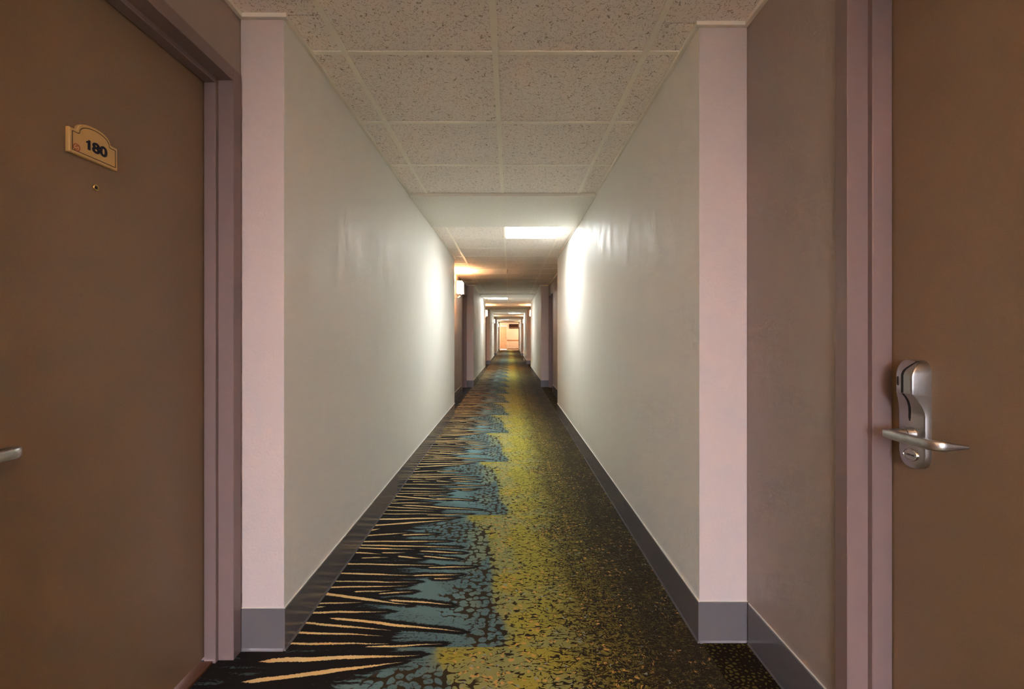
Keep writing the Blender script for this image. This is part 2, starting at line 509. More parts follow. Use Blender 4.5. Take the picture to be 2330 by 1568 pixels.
# ================================================================== ceiling
ceil = obj('ceiling', box(-2.4, 2.4, Y_BACK - 0.2, Y_END + 0.2, WALL_TOP, WALL_TOP + 0.08), M['soffit'])
tag(ceil, 'suspended ceiling of fissured white acoustic tiles in a white metal grid', 'ceiling', kind='structure')
TX = [-0.675, -0.06, 0.555]
TB = 0.012
SOF = [(-4.9, -3.87)] + [(3.70 + PER * n, 4.745 + PER * n) for n in range(0, 4)]
for (a, b) in SOF:
    so = obj('soffit', box(XL + 0.001, XR - 0.001, a + 0.012, b, CEIL - 0.018, CEIL + 0.10, 0.002), M['soffit'], ceil)
    obj('edge_trim', box(XL + 0.001, XR - 0.001, a, a + 0.012, CEIL - 0.020, CEIL + 0.05, 0.002), M['angle'], ceil)
secs = []
for i, (a, b) in enumerate(SOF[:-1]):
    c = SOF[i + 1][0]
    if i == 0:
        rows = [3.696 - 0.61 * k for k in range(0, 13)][::-1]
        rows = [b] + [r for r in rows if r > b + 0.02]
    else:
        rows = [b + 0.015 + 0.61 * k for k in range(0, 13)]
        rows = [r for r in rows if r < c - 0.05] + [c]
    secs.append((b, c, rows))
secs.append((SOF[-1][1], Y_END, [SOF[-1][1] + 0.015 + 0.61 * k for k in range(0, 8)] + [Y_END]))
light_cells = {}     # (section index, row index, column)
mesh_cache = {}
def in_recess(ya, yb, rec):
    return any(ya > r0 - 0.02 and yb < r1 + 0.02 for (r0, r1) in rec)
def clip_parts(ya, yb, rec, xi, xo):
    """edge column: split at pier ends so the tile reaches the recess wall only inside the recess"""
    cuts = sorted({ya, yb} | {v for r in rec for v in r if ya < v < yb})
    out = []
    for a, b in zip(cuts[:-1], cuts[1:]):
        mid = (a + b) / 2
        out.append((a, b, xo if any(r0 < mid < r1 for (r0, r1) in rec) or mid > Y_VEST else xi))
    return out
def tile(x0, x1, ya, yb, zoff=0.0):
    x0, x1, ya, yb = x0 + 0.002, x1 - 0.002, ya + 0.002, yb - 0.002
    if yb - ya < 0.03 or x1 - x0 < 0.03: return
    key = (round(x1 - x0, 3), round(yb - ya, 3))
    if key not in mesh_cache:
        bm = box(-key[0] / 2, key[0] / 2, -key[1] / 2, key[1] / 2, 0.0, 0.016, 0.0015, 1)
        me = bpy.data.meshes.new('ceiling_tile'); bm.to_mesh(me); bm.free()
        me.materials.append(M['tile']); mesh_cache[key] = me
    inst('ceiling_tile', mesh_cache[key], ((x0 + x1) / 2, (ya + yb) / 2, CEIL + 0.004 + zoff), ceil)
tee_cache = {}
def cross_tee(x0, x1, y):
    x0, x1 = x0 + 0.0005, x1 - 0.0005
    key = round(x1 - x0, 3)
    if key not in tee_cache:
        bm = box(-key / 2, key / 2, -TB, TB, 0.0, 0.003)
        add_box(bm, -key / 2, key / 2, -0.002, 0.002, 0.003, 0.035)
        me = bpy.data.meshes.new('cross_tee'); bm.to_mesh(me); bm.free()
        me.materials.append(M['grid']); tee_cache[key] = me
    inst('cross_tee', tee_cache[key], ((x0 + x1) / 2, y, CEIL + 0.0005), ceil)
LIGHTS = []
for si, (a, b, rows) in enumerate(secs):
    for tx in TX:
        bm = box(tx - TB, tx + TB, a, b - 0.001, CEIL, CEIL + 0.003)
        add_box(bm, tx - 0.002, tx + 0.002, a, b - 0.001, CEIL + 0.003, CEIL + 0.04)
        obj('main_tee', bm, M['grid'], ceil)
    for ri, (ya, yb) in enumerate(zip(rows[:-1], rows[1:])):
        lit_col = None
        # the first full row behind each soffit carries the light panel, alternately right and left
        if si == 0 and ri == 1: lit_col = 0
        if si >= 1 and ri == 0: lit_col = 1 if si % 2 == 1 else 0
        for ci in (0, 1):
            if ci == lit_col: LIGHTS.append((TX[ci], TX[ci + 1], ya, yb)); continue
            tile(TX[ci], TX[ci + 1], ya, yb, random.uniform(0, 0.0015))
        for (pa, pb, xo) in clip_parts(ya, yb, recess_L, XL, XLW): tile(xo, TX[0], pa, pb)
        for (pa, pb, xo) in clip_parts(ya, yb, recess_R, XR, XRW): tile(TX[2], xo, pa, pb)
        if yb < b - 0.03:
            for ci in (0, 1): cross_tee(TX[ci] + TB, TX[ci + 1] - TB, yb)
            rl = any(r0 < yb < r1 for (r0, r1) in recess_L) or yb > Y_VEST
            rr = any(r0 < yb < r1 for (r0, r1) in recess_R) or yb > Y_VEST
            cross_tee(XLW if rl else XL, TX[0] - TB, yb)
            cross_tee(TX[2] + TB, XRW if rr else XR, yb)
# wall angles (small painted trim where ceiling meets wall)
def wall_angle(x0, x1, y0, y1):
    obj('wall_angle', box(x0, x1, y0, y1, CEIL - 0.012, CEIL + 0.004, 0.003, 2), M['angle'], ceil)
AW = 0.016
for s, xp, xw, piers, rec in ((-1, XL, XLW, PIERS_L, recess_L), (1, XR, XRW, PIERS_R, recess_R)):
    for (a, b) in piers:
        sof = [q for q in SOF if q[0] > a and q[1] < b]
        lo = a
        for q in sof:
            wall_angle(xp - s * AW, xp, lo, q[0]); lo = q[1]
        wall_angle(xp - s * AW, xp, lo, b)
    for (a, b) in rec:
        wall_angle(xw - s * AW, xw, a + AW, b - AW)
        wall_angle(xp - s * AW, xw, b - AW, b)        # across the face of the next pier
        wall_angle(xp - s * AW, xw, a, a + AW)

# ================================================================== baseboards (vinyl cove base)
BH, BT = 0.152, 0.006
def base_profile(face, out):      # returns list of (offset from wall, z)
    return [(0, 0), (BT + 0.003, 0.0), (BT + 0.0025, 0.003), (BT, 0.010), (BT, BH - 0.003), (BT - 0.002, BH), (0, BH)]
def base_strip(parent, axis, w, n, u0, u1):
    """axis 'y': runs along y on plane x=w, outward normal n along x; axis 'x': runs along x on plane y=w"""
    prof = base_profile(None, None)
    rings = []
    for u in (u0, u1):
        rings.append([((w + n * o, u, z) if axis == 'y' else (u, w + n * o, z)) for (o, z) in prof])
    bm = bmesh.new(); add_loft(bm, rings)
    st = obj('base_strip', bm, M['base'], parent)
    z0 = BH + 0.0005
    if axis == 'y': b2 = box(w, w + n * 0.0055, u0, u1, z0, z0 + 0.004, 0.0012, 1)
    else: b2 = box(u0, u1, w, w + n * 0.003, z0, z0 + 0.002)
    obj('caulk_bead', b2, M['caulk'], st)
def build_base(name, s, xp, xw, piers, rec, label):
    root = empty(name, (xw, 0, 0)); tag(root, label, 'baseboard', kind='structure')
    for (a, b) in piers:
        base_strip(root, 'y', xp, -s, a - BT, b + BT)
        base_strip(root, 'x', a, -1, min(xp, xw), max(xp, xw))
        base_strip(root, 'x', b, 1, min(xp, xw), max(xp, xw))
    for (a, b) in rec:
        cuts = [(y0 - STEP - FACE, y1 + STEP + FACE) for (sd, y0, y1) in doors if sd == s and a < y0 < b]
        lo = a
        for (c0, c1) in sorted(cuts):
            if c0 - lo > 0.03: base_strip(root, 'y', xw, -s, lo + 0.006, c0)
            lo = c1
        if b - lo > 0.03: base_strip(root, 'y', xw, -s, lo, b - 0.016)
build_base('baseboard_left', -1, XL, XLW, PIERS_L, recess_L, 'dark grey vinyl baseboard along the left wall')
build_base('baseboard_right', 1, XR, XRW, PIERS_R, recess_R, 'dark grey vinyl baseboard along the right wall')

# ================================================================== lockset (card reader lock with lever)
def sm(a, b, x):
    t = min(1, max(0, (x - a) / (b - a))); return t * t * (3 - 2 * t)
def lockset(door, s, xd, yc, toward, detail=True):
    """s: side (-1 left, 1 right). xd: door face. yc: centre of the plate. toward: direction (+-1 along y) the lever points"""
    ZB, ZT = 0.822, 1.081
    HW = 0.037
    def P(p, y, z): return (xd - s * p, yc + y, z)
    def prot(z):      # protrusion profile of the body
        if z > 1.045: return 0.046 - 0.026 * ((z - 1.045) / 0.036) ** 1.6
        if z > 1.003: return 0.046
        if z > 0.948:
            t = (1.003 - z) / 0.055
            return 0.015 + 0.031 * (1 - t) ** 1.7
        return 0.015
    def half(z):      # half width with rounded ends
        r = 0.035
        if z < ZB + r:
            t = (ZB + r - z) / r; return HW - 0.028 * (1 - math.sqrt(max(0, 1 - t * t)))
        if z > ZT - r:
            t = (z - (ZT - r)) / r; return HW - 0.020 * (1 - math.sqrt(max(0, 1 - t * t)))
        return HW
    zs = [ZB, ZB + 0.002, ZB + 0.006, ZB + 0.012, ZB + 0.020, ZB + 0.035] + [0.90, 0.94] + [0.948 + 0.055 * i / 12 for i in range(13)] + [1.02, 1.03, 1.045, 1.052, 1.060, 1.066, 1.072, 1.077, ZT]
    bm = bmesh.new(); rings = []
    for z in zs:
        p, h = prot(z), half(z)
        b = 0.006
        u = toward; hf = h - max(0.0, p - 0.015) * 0.9          # the reader head slopes back on the side away from the lever
        rings.append([P(0, u * h, z), P(p - b, u * h, z), P(p - b * 0.3, u * (h - b * 0.3), z), P(p, u * (h - b), z), P(p + 0.0006, u * (h - b - hf) / 2, z),
                      P(p, -u * (hf - b * 0.7), z), P(p - b * 0.3, -u * (hf - b * 0.1), z), P(min(p - b, 0.012), -u * h, z), P(0, -u * h, z)])
    add_loft(bm, rings)
    body = obj('lockset', bm, M['satin'], door)
    body['label'] = 'satin nickel card lock plate'
    smooth_by_angle(body, 32)
    # card slot: a black groove following the profile, on the side away from the lever
    ys = toward * 0.011
    bm = bmesh.new(); rings = []
    for k in range(40):
        z = 1.0795 - (1.0795 - 0.934) * k / 39
        p = prot(z) + 0.0012
        yo = ys - toward * 0.015 * (1 - sm(0.945, 1.0, z)) + toward * 0.012 * sm(1.055, 1.08, z)
        w_ = 0.0030 if 1 < k < 38 else 0.0016
        rings.append([P(p - 0.006, yo - w_, z), P(p, yo - w_, z), P(p, yo + w_, z), P(p - 0.006, yo + w_, z)])
    add_loft(bm, rings)
    obj('card_slot', bm, M['black'], body)
    # indicator window
    bm = bmesh.new()
    yo = -toward * 0.0015
    rings = []
    for k in range(9):
        z = 1.020 + 0.022 * k / 8
        w_ = 0.0022 * math.sqrt(max(0.05, 1 - ((k - 4) / 4.2) ** 2)) if k in (0, 8) else 0.0022
        rings.append([P(0.043, yo - w_, z), P(0.0472, yo - w_, z), P(0.0472, yo + w_, z), P(0.043, yo + w_, z)])
    add_loft(bm, rings); obj('indicator_window', bm, M['lens'], body)
    # badge: oval cap with a raised ring and etched word
    zc = 0.853
    def oval(ry, rz, p): return [P(p, ry * math.cos(t), zc + rz * math.sin(t)) for t in [2 * PI * k / 32 for k in range(32)]]
    bm = bmesh.new()
    add_loft(bm, [oval(0.0205, 0.0150, 0.012), oval(0.0205, 0.0150, 0.018), oval(0.0195, 0.0140, 0.0198), oval(0.0178, 0.0122, 0.0198), oval(0.0170, 0.0116, 0.0184)])
    bd = obj('badge', bm, M['chrome'], body); smooth_by_angle(bd, 40)
    bm = bmesh.new(); add_loft(bm, [oval(0.0168, 0.0114, 0.0176), oval(0.0160, 0.0107, 0.0188)])
    obj('badge_face', bm, M['satin'], body)
    text_mesh('badge_word', 'unican', 0.0092, lambda u, v, d: P(0.0189 + d, -s * u, zc - 0.0022 + v), M['etch'], body, 0.0, 1.0, 0.0004)
    # neck
    zl = 0.903
    def ringz(p, r, y0=0.0): return [P(p, y0 + r * math.cos(t), zl + r * math.sin(t)) for t in [2 * PI * k / 24 for k in range(24)]]
    bm = bmesh.new(); add_loft(bm, [ringz(0.012, 0.0165), ringz(0.030, 0.0155), ringz(0.034, 0.0150)])
    nk = obj('lever_collar', bm, M['satin'], body); smooth_by_angle(nk)
    bm = bmesh.new(); add_loft(bm, [ringz(0.034, 0.0120), ringz(0.036, 0.0138), ringz(0.062, 0.0120), ringz(0.068, 0.011)])
    nk2 = obj('lever_neck', bm, M['satin'], body); smooth_by_angle(nk2)
    # lever: bar out along the door, rounded elbow, tapering return
    path = []
    for k in range(5): path.append((0.070 + 0.001 * k, -0.012 + 0.0255 * k, 0.0112, 0.0072))
    for k in range(1, 8):
        a = PI / 2 * k / 7
        path.append((0.074 - 0.018 + 0.018 * math.cos(a), 0.104 + 0.024 * math.sin(a) * 1.0, 0.0115 - 0.0008 * k / 7, 0.0078))
    for k in range(1, 6):
        t = k / 5
        path.append((0.056 - 0.042 * t, 0.128 + 0.008 * t, 0.0105 * (1 - t) + 0.0026 * t, 0.0075 * (1 - t) + 0.0024 * t))
    bm = bmesh.new(); rings = []
    for i, (p, y, hz, ht) in enumerate(path):
        a, b = path[max(0, i - 1)], path[min(len(path) - 1, i + 1)]
        d = Vector((b[0] - a[0], b[1] - a[1])).normalized(); nrm = Vector((d.y, -d.x))
        f = 0.75 if i == 0 else 1.0
        ring = []
        for k in range(16):
            t = 2 * PI * k / 16
            cx = math.copysign(abs(math.cos(t)) ** 0.55, math.cos(t)); sz = math.copysign(abs(math.sin(t)) ** 0.55, math.sin(t))
            ring.append(P(p + nrm.x * ht * cx * f, toward * (y + nrm.y * ht * cx * f), zl + hz * sz * f))
        rings.append(ring)
    add_loft(bm, rings)
    lv = obj('lever', bm, M['satin'], body); smooth_by_angle(lv, 45)
    return body

def text_mesh(name, txt, size, mapf, mat, parent, offset=0.0, xs=1.0, thick=0.0006):
    cu = bpy.data.curves.new(name, 'FONT'); cu.body = txt; cu.size = size
    cu.align_x = 'CENTER'; cu.align_y = 'BOTTOM_BASELINE'; cu.offset = offset; cu.extrude = thick; cu.resolution_u = 6
    tmp = bpy.data.objects.new(name + '_tmp', cu); COL.objects.link(tmp)
    dg = bpy.context.evaluated_depsgraph_get(); dg.update()
    me = bpy.data.meshes.new_from_object(tmp.evaluated_get(dg))
    bpy.data.objects.remove(tmp); bpy.data.curves.remove(cu)
    bm = bmesh.new(); bm.from_mesh(me); bpy.data.meshes.remove(me)
    for v in bm.verts: v.co = Vector(mapf(v.co.x * xs, v.co.y, v.co.z))
    return obj(name, bm, mat, parent)

# ================================================================== doors
def build_door(n, s, xw, xd, y0, y1, label, lock=None, peep=False):
    """flush leaf in a painted steel frame with a stop"""
    root = empty('door_%d' % n, (xw, (y0 + y1) / 2, 0)); tag(root, label, 'door', kind='structure')
    xf = xw - s * 0.008          # frame face, a little proud of the wall
    xs_ = xf + s * 0.053         # where the stop begins
    for e, yy in ((-1, y0), (1, y1)):
        bm = box(xf, xd + s * 0.06, yy + e * STEP, yy + e * (STEP + FACE), 0.0, ZSTOP + STEP + FACE, 0.0015, 1)
        jb = obj('jamb', bm, M['frame'], root)
        obj('stop', box(xs_, xd - s * 0.003, yy, yy + e * (STEP + 0.002), 0.0, ZSTOP + STEP, 0.002, 1), M['frame'], jb)
    hd = obj('head', box(xf + s * 0.0006, xd + s * 0.06, y0 - STEP - 0.001, y1 + STEP + 0.001, ZSTOP + STEP, ZSTOP + STEP + FACE, 0.0015, 1), M['frame'], root)
    obj('stop', box(xs_, xd - s * 0.003, y0 - 0.002, y1 + 0.002, ZSTOP, ZSTOP + STEP + 0.002, 0.002, 1), M['frame'], hd)
    leaf = obj('door_leaf', box(xd, xd + s * 0.044, y0 - 0.012, y1 + 0.012, 0.018, ZSTOP + 0.012, 0.002, 1), M['door'], root)
    leaf['label'] = 'brown laminate door leaf'
    obj('threshold', box(xd - s * 0.035, xd + s * 0.06, y0 + 0.001, y1 - 0.001, 0.0, 0.010, 0.003, 2), M['threshold'], root)
    if peep:
        yc, zc = peep
        bm = bmesh.new()
        def ring(r, p): return [(xd - s * p, yc + r * math.cos(t), zc + r * math.sin(t)) for t in [2 * PI * k / 20 for k in range(20)]]
        add_loft(bm, [ring(0.0085, -0.002), ring(0.0085, 0.002), ring(0.0072, 0.0034), ring(0.0052, 0.0030), ring(0.0046, 0.0008)])
        ph = obj('peephole', bm, M['brass'], leaf); smooth_by_angle(ph, 40)
        bm = bmesh.new(); add_loft(bm, [ring(0.0046, 0.0002), ring(0.0040, 0.0013), ring(0.002, 0.0019)])
        obj('peephole_lens', bm, M['black'], leaf)
    if lock: lockset(root, s, xd, lock[0], lock[1])
    return root

dn = 1
door_labels = {
    0: 'brown guest room door with number plaque 180, nearest on the left',
    1: 'brown guest room door with card lock and lever, nearest on the right',
    2: 'brown door in the recess past the first left pier, below the first lit sconce',
    3: 'brown door in the dim recess past the first right pier, no sconce beside it',
    4: 'brown door in the second distant left recess, mostly hidden by a pier',
    5: 'brown door in the second distant right recess, mostly hidden by a pier',
    6: 'brown door in the third distant left recess near the corridor end',
    7: 'brown door in the third distant right recess near the corridor end'}
door_roots = []
for i, (s, y0, y1) in enumerate(doors):
    xw, xd = (XLW, XLD) if s < 0 else (XRW, XRD)
    lock = None; peep = None
    if i == 0: lock = (y0 + 0.070, 1); peep = (1.172, CAM_H + 0.384)
    if i == 1: lock = (1.097, -1); peep = ((y0 + y1) / 2, CAM_H + 0.384)
    door_roots.append(build_door(i + 1, s, xw, xd, y0, y1, door_labels[i], lock, peep)); dn = i + 2

# ================================================================== number plaque on the left door
def plaque():
    ya, yb = 1.092, 1.227
    zb, zs, zt = CAM_H + 0.446, CAM_H + 0.506, CAM_H + 0.530
    root = empty('number_plaque', (XLD, (ya + yb) / 2, zb)); tag(root, 'cream arched plaque reading 180 on the left brown door', 'door sign')
    yc = (ya + yb) / 2; hw = (yb - ya) / 2
    def outline(ins):
        h = hw - ins
        pts = [(-h, zb + ins), (h, zb + ins), (h, zs - ins)]
        ax = hw * 0.68 - ins * 0.6
        pts.append((ax + 0.004, zs - ins))
        top = zt - ins - (zs - ins)
        for k in range(17):
            t = k / 16
            a = PI * t
            pts.append((ax * math.cos(a) if 0 < k < 16 else math.copysign(ax, math.cos(a)), zs - ins + 0.002 + top * math.sin(a) ** 0.85))
        pts.append((-ax - 0.004, zs - ins)); pts.append((-h, zs - ins))
        return pts
    def P(p, y, z): return (XLD + p, yc + y, z)
    bm = bmesh.new()
    o0, o1 = outline(0.0), outline(0.002)
    add_loft(bm, [[P(0.0005, *q) for q in o0], [P(0.008, *q) for q in o0], [P(0.010, *q) for q in o1]])
    obj('plate', bm, M['plaque'], root)
    a, b = outline(0.0065), outline(0.0085)
    bm = bmesh.new()
    n = len(a)
    va = [bm.verts.new(P(0.0104, *q)) for q in a]; vb = [bm.verts.new(P(0.0104, *q)) for q in b]
    for i in range(n): bm.faces.new((va[i], va[(i + 1) % n], vb[(i + 1) % n], vb[i]))
    r = bmesh.ops.extrude_face_region(bm, geom=list(bm.faces))
    bmesh.ops.translate(bm, verts=[v for v in r['geom'] if isinstance(v, bmesh.types.BMVert)], vec=(-0.0008, 0, 0))
    obj('border_line', bm, M['line'], root)
    # on the left wall, text reads along +y
    text_mesh('numerals', '80', 0.035, lambda u, v, d: P(0.0104 + d, u + 0.0135, zb + 0.0235 + v), M['ink'], root, 0.0013, 1.22, 0.0005)
    one = [(-0.0035, 0), (0.0035, 0), (0.0035, 0.0245), (-0.0012, 0.0245), (-0.0028, 0.0215), (-0.0075, 0.0190), (-0.0075, 0.0152), (-0.0035, 0.0168)]
    bm = bmesh.new()
    add_loft(bm, [[P(pp, u - 0.0165, zb + 0.0232 + v) for u, v in one] for pp in (0.0099, 0.0109)])
    obj('numeral', bm, M['ink'], root)
    # small round red emblem with a swirl
    ec = (-hw + 0.0185, zb + 0.0165)
    bm = bmesh.new()
    def arc(r0, r1, a0, a1, c=(0, 0), nseg=24):
        ri = []
        for k in range(nseg + 1):
            t = a0 + (a1 - a0) * k / nseg
            ri.append([P(pp, ec[0] + c[0] + rr * math.cos(t), ec[1] + c[1] + rr * math.sin(t)) for rr, pp in ((r0, 0.0098), (r1, 0.0098), (r1, 0.0107), (r0, 0.0107))])
        add_loft(bm, ri)
    arc(0.0072, 0.0092, 0, 2 * PI)
    arc(0.0018, 0.0040, 0.2 * PI, 1.15 * PI, (0.0012, 0.0014), 14)
    arc(0.0022, 0.0042, 1.2 * PI, 2.1 * PI, (-0.001, -0.0016), 14)
    obj('emblem', bm, M['red'], root)
    return root
plaque()

# ================================================================== ceiling light panels
light_names = {0: 'square ceiling light panel above the corridor behind the viewer',
               1: 'brightest nearest square ceiling light panel, just past the first plain soffit',
               2: 'second ceiling light panel, left of the centre tee, above the first lit sconce',
               3: 'third ceiling light panel, a thin bright bar right of the centre tee',
               4: 'farthest ceiling light panel, small white bar before the end wall'}
LIGHTS.sort(key=lambda q: q[2])
for i, (x0, x1, ya, yb) in enumerate(LIGHTS):
    x0, x1, ya, yb = x0 + TB, x1 - TB, ya + TB, yb - TB
    root = empty('ceiling_light', ((x0 + x1) / 2, (ya + yb) / 2, CEIL)); tag(root, light_names[i], 'ceiling light', 'square light panels in the corridor ceiling')
    bm = bmesh.new()
    f = 0.006; z0, z1 = CEIL + 0.001, CEIL + 0.03
    add_box(bm, x0, x0 + f, ya, yb, z0, z1); add_box(bm, x1 - f, x1, ya, yb, z0, z1)
    add_box(bm, x0 + f, x1 - f, ya, ya + f, z0, z1); add_box(bm, x0 + f, x1 - f, yb - f, yb, z0, z1)
    obj('frame', bm, M['grid'], root)
    df = obj('diffuser', box(x0 + f, x1 - f, ya + f, yb - f, CEIL - 0.005, CEIL + 0.006, 0.002, 2), M['troffer'], root)
    ld = bpy.data.lights.new('panel_lamp', 'AREA'); ld.shape = 'RECTANGLE'; ld.size = x1 - x0 - 0.02; ld.size_y = yb - ya - 0.02
    ld.energy = TROFFER_W; ld.spread = math.radians(165); ld.color = (0.96, 1.0, 0.985)
    lo = bpy.data.objects.new('panel_lamp', ld); COL.objects.link(lo); lo.parent = root; lo.location = (0, 0, -0.0055)
    obj('housing', box(x0, x1, ya, yb, CEIL + 0.03, CEIL + 0.07), M['grid'], root)

# ================================================================== wall sconces
def sconce(s, xw, yc, label):
    root = empty('wall_sconce', (xw, yc, 1.80)); tag(root, label, 'wall lamp', 'wall sconces in the door recesses')
    def X(p): return xw - s * p
    zb, zt = CAM_H + 0.765, CAM_H + 0.968
    p0, p1, hy, th = 0.052, 0.158, 0.15, 0.003
    bm = bmesh.new()
    r = 0.012
    def rr(o, grow):
        pts = []
        a0, a1, b0, b1 = p0 + o - grow, p1 - o + grow, -hy + o - grow, hy - o + grow
        for (cx, cy, t0) in ((a1 - r, b1 - r, 0), (a0 + r, b1 - r, PI / 2), (a0 + r, b0 + r, PI), (a1 - r, b0 + r, 1.5 * PI)):
            for k in range(5):
                t = t0 + PI / 2 * k / 4
                pts.append((cx + r * math.cos(t), cy + r * math.sin(t)))
        return pts
    outer_b, outer_t = rr(0, 0.0), rr(0.006, 0.0)
    inner_b, inner_t = rr(th, 0.0), rr(0.006 + th, 0.0)
    rings = [[(X(p), yc + y, zb) for p, y in outer_b], [(X(p), yc + y, zt) for p, y in outer_t],
             [(X(p), yc + y, zt) for p, y in inner_t], [(X(p), yc + y, zb) for p, y in inner_b], [(X(p), yc + y, zb) for p, y in outer_b]]
    add_loft(bm, rings, True, False)
    bmesh.ops.remove_doubles(bm, verts=bm.verts, dist=1e-5)
    sh = obj('shade', bm, M['shade'], root); sh['label'] = 'glowing rectangular fabric shade'
    obj('backplate', box(X(0.0005), X(0.012), yc - 0.055, yc + 0.055, 1.815, 1.965, 0.004, 2), M['bronze'], root)
    bm = bmesh.new()
    for e in (-0.07, 0.07):
        pts = [(X(0.010), yc + e * 0.4, 1.845)] + [(X(0.02 + 0.06 * math.sin(PI / 2 * k / 6)), yc + e * (0.4 + 0.6 * k / 6), 1.845 - 0.012 * math.sin(PI * k / 6)) for k in range(7)]
        pts += [(X(0.095), yc + e, 1.850), (X(0.103), yc + e, 1.865), (X(0.105), yc + e, 1.925)]
        add_tube(bm, pts, 0.006, 10)
    am = obj('arm', bm, M['chrome'], root, smooth=True)
    for e in (-0.07, 0.07):
        bm = bmesh.new()
        add_tube(bm, [(X(0.105), yc + e, z) for z in (1.868, 1.876, 1.886, 1.892)], [0.008, 0.020, 0.024, 0.018], 16)
        obj('cup', bm, M['chrome'], root, smooth=True)
        bm = bmesh.new()
        add_tube(bm, [(X(0.105), yc + e, z) for z in (1.925, 1.935, 1.955, 1.975, 1.99, 1.998)], [0.012, 0.014, 0.024, 0.027, 0.018, 0.004], 14)
        obj('bulb', bm, M['shade'], root, smooth=True)
        ld = bpy.data.lights.new('sconce_bulb', 'POINT'); ld.energy = SCONCE_W / 2; ld.color = (1.0, 0.42, 0.15); ld.shadow_soft_size = 0.03
        lo = bpy.data.objects.new('sconce_bulb', ld); COL.objects.link(lo); lo.parent = root
        lo.location = Vector((X(0.105), yc + e, zt - 0.045)) - root.location
        ld2 = lo
    return root
YS = 8.01
sconce(-1, XLW, YS - PER, 'wall sconce in the nearest left recess, behind the viewer')
sconce(1, XRW, YS - PER, 'wall sconce in the nearest right recess, behind the viewer')
sconce(-1, XLW, YS, 'nearest and largest glowing box-shaded wall sconce, in the first left recess')
sconce(-1, XLW, YS + PER, 'second lit sconce on the left, half hidden behind the pier edge')
sconce(1, XRW, YS + PER, 'lit sconce on the right side, peeking past the second pier edge')
sconce(-1, XLW, YS + 2 * PER, 'farthest visible sconce on the left, a small pale sliver')
sconce(1, XRW, YS + 2 * PER, 'farther sconce on the right, hidden behind the third pier')
sconce(-1, XLW, YS + 3 * PER, 'last sconce on the left before the end wall')
sconce(1, XRW, YS + 3 * PER, 'last sconce on the right before the end wall')

# ================================================================== far end: vestibule wall
bm = bmesh.new()
DXA, DXB = -0.80, -0.29          # tan door opening
add_box(bm, -2.4, DXA - 0.05, Y_END, Y_END + 0.15, 0, WALL_TOP)
add_box(bm, DXA - 0.05, DXB + 0.05, Y_END, Y_END + 0.15, 2.12, WALL_TOP)
add_box(bm, DXB + 0.05, 2.4, Y_END, Y_END + 0.15, 0, WALL_TOP)
we = obj('wall_end', bm, M['cream_wall']); tag(we, 'warmly lit cream wall at the far end of the corridor', 'wall', kind='structure')
for i, x in enumerate((-2.3, 2.3)):
    o = obj('wall_vestibule', box(x, x + math.copysign(0.1, x), Y_VEST, Y_END, 0, WALL_TOP), M['cream_wall'])
    tag(o, 'cream side wall of the far vestibule on the %s' % ('left' if x < 0 else 'right'), 'wall', kind='structure')
for s, xw in ((-1, XLW), (1, XRW)):
    o = obj('wall_return', box(xw + s * 0.22, s * 2.4, Y_VEST - 0.1, Y_VEST, 0, WALL_TOP), M['cream_wall'])
    tag(o, 'return wall where the corridor opens into the far vestibule, %s side' % ('left' if s < 0 else 'right'), 'wall', kind='structure')
# tan service door at the far end
root = empty('door_%d' % dn, ((DXA + DXB) / 2, Y_END, 0)); tag(root, 'plain tan door at the far end of the corridor, left of centre', 'door', kind='structure'); dn += 1
leaf = obj('door_leaf', box(DXA, DXB, Y_END + 0.012, Y_END + 0.055, 0.06, 2.06, 0.002, 1), M['tan_door'], root)
for x in (DXA, DXB):
    e = -1 if x == DXA else 1
    obj('jamb', box(x, x + e * 0.05, Y_END - 0.015, Y_END + 0.10, 0.0, 2.12, 0.002, 1), M['cream_trim'], root)
obj('head', box(DXA, DXB, Y_END - 0.015, Y_END + 0.10, 2.065, 2.12, 0.002, 1), M['cream_trim'], root)
obj('kick_strip', box(DXA + 0.01, DXB - 0.01, Y_END + 0.004, Y_END + 0.012, 0.06, 0.10), M['rail'], root)
obj('sill', box(DXA, DXB, Y_END + 0.0, Y_END + 0.10, 0.0, 0.055, 0.003), M['cream_trim'], root)
for z in (0.30, 1.00, 1.62):
    obj('hinge', box(DXB - 0.012, DXB + 0.012, Y_END - 0.028, Y_END - 0.0152, z, z + 0.10, 0.004, 2), M['chrome'], root)
# wall fittings on the far wall
root = empty('handrail', (0.28, Y_END, 0.80)); tag(root, 'tan wooden rail across the far end wall', 'rail')
obj('rail_board', box(-0.23, 0.80, Y_END - 0.035, Y_END - 0.010, 0.80, 0.885, 0.006, 2), M['rail'], root)
for x in (-0.1, 0.28, 0.66): obj('bracket', box(x - 0.015, x + 0.015, Y_END - 0.012, Y_END - 0.0005, 0.82, 0.865, 0.002), M['rail'], root)
root = empty('wall_panel', (0.28, Y_END, 0.1)); tag(root, 'pale lower wainscot panel below the rail on the far wall', 'panel')
obj('panel_field', box(-0.22, 0.79, Y_END - 0.008, Y_END - 0.0005, 0.16, 0.78, 0.002), M['cream_wall'], root)
for (a, b) in ((-0.225, -0.195), (0.765, 0.795)): obj('stile', box(a, b, Y_END - 0.012, Y_END - 0.009, 0.16, 0.78), M['cream_trim'], root)
o = obj('baseboard_end', box(-0.23, 0.80, Y_END - 0.012, Y_END - 0.0005, 0.055, 0.115, 0.002), M['redbrown']); tag(o, 'red-brown baseboard strip along the foot of the far end wall', 'baseboard', kind='structure')
o = obj('baseboard_end', box(-0.235, 0.81, Y_END - 0.02, Y_END - 0.0005, 0.0, 0.052, 0.002), M['cream_trim']); tag(o, 'pale floor trim under the red-brown strip of the far wall', 'baseboard', kind='structure')
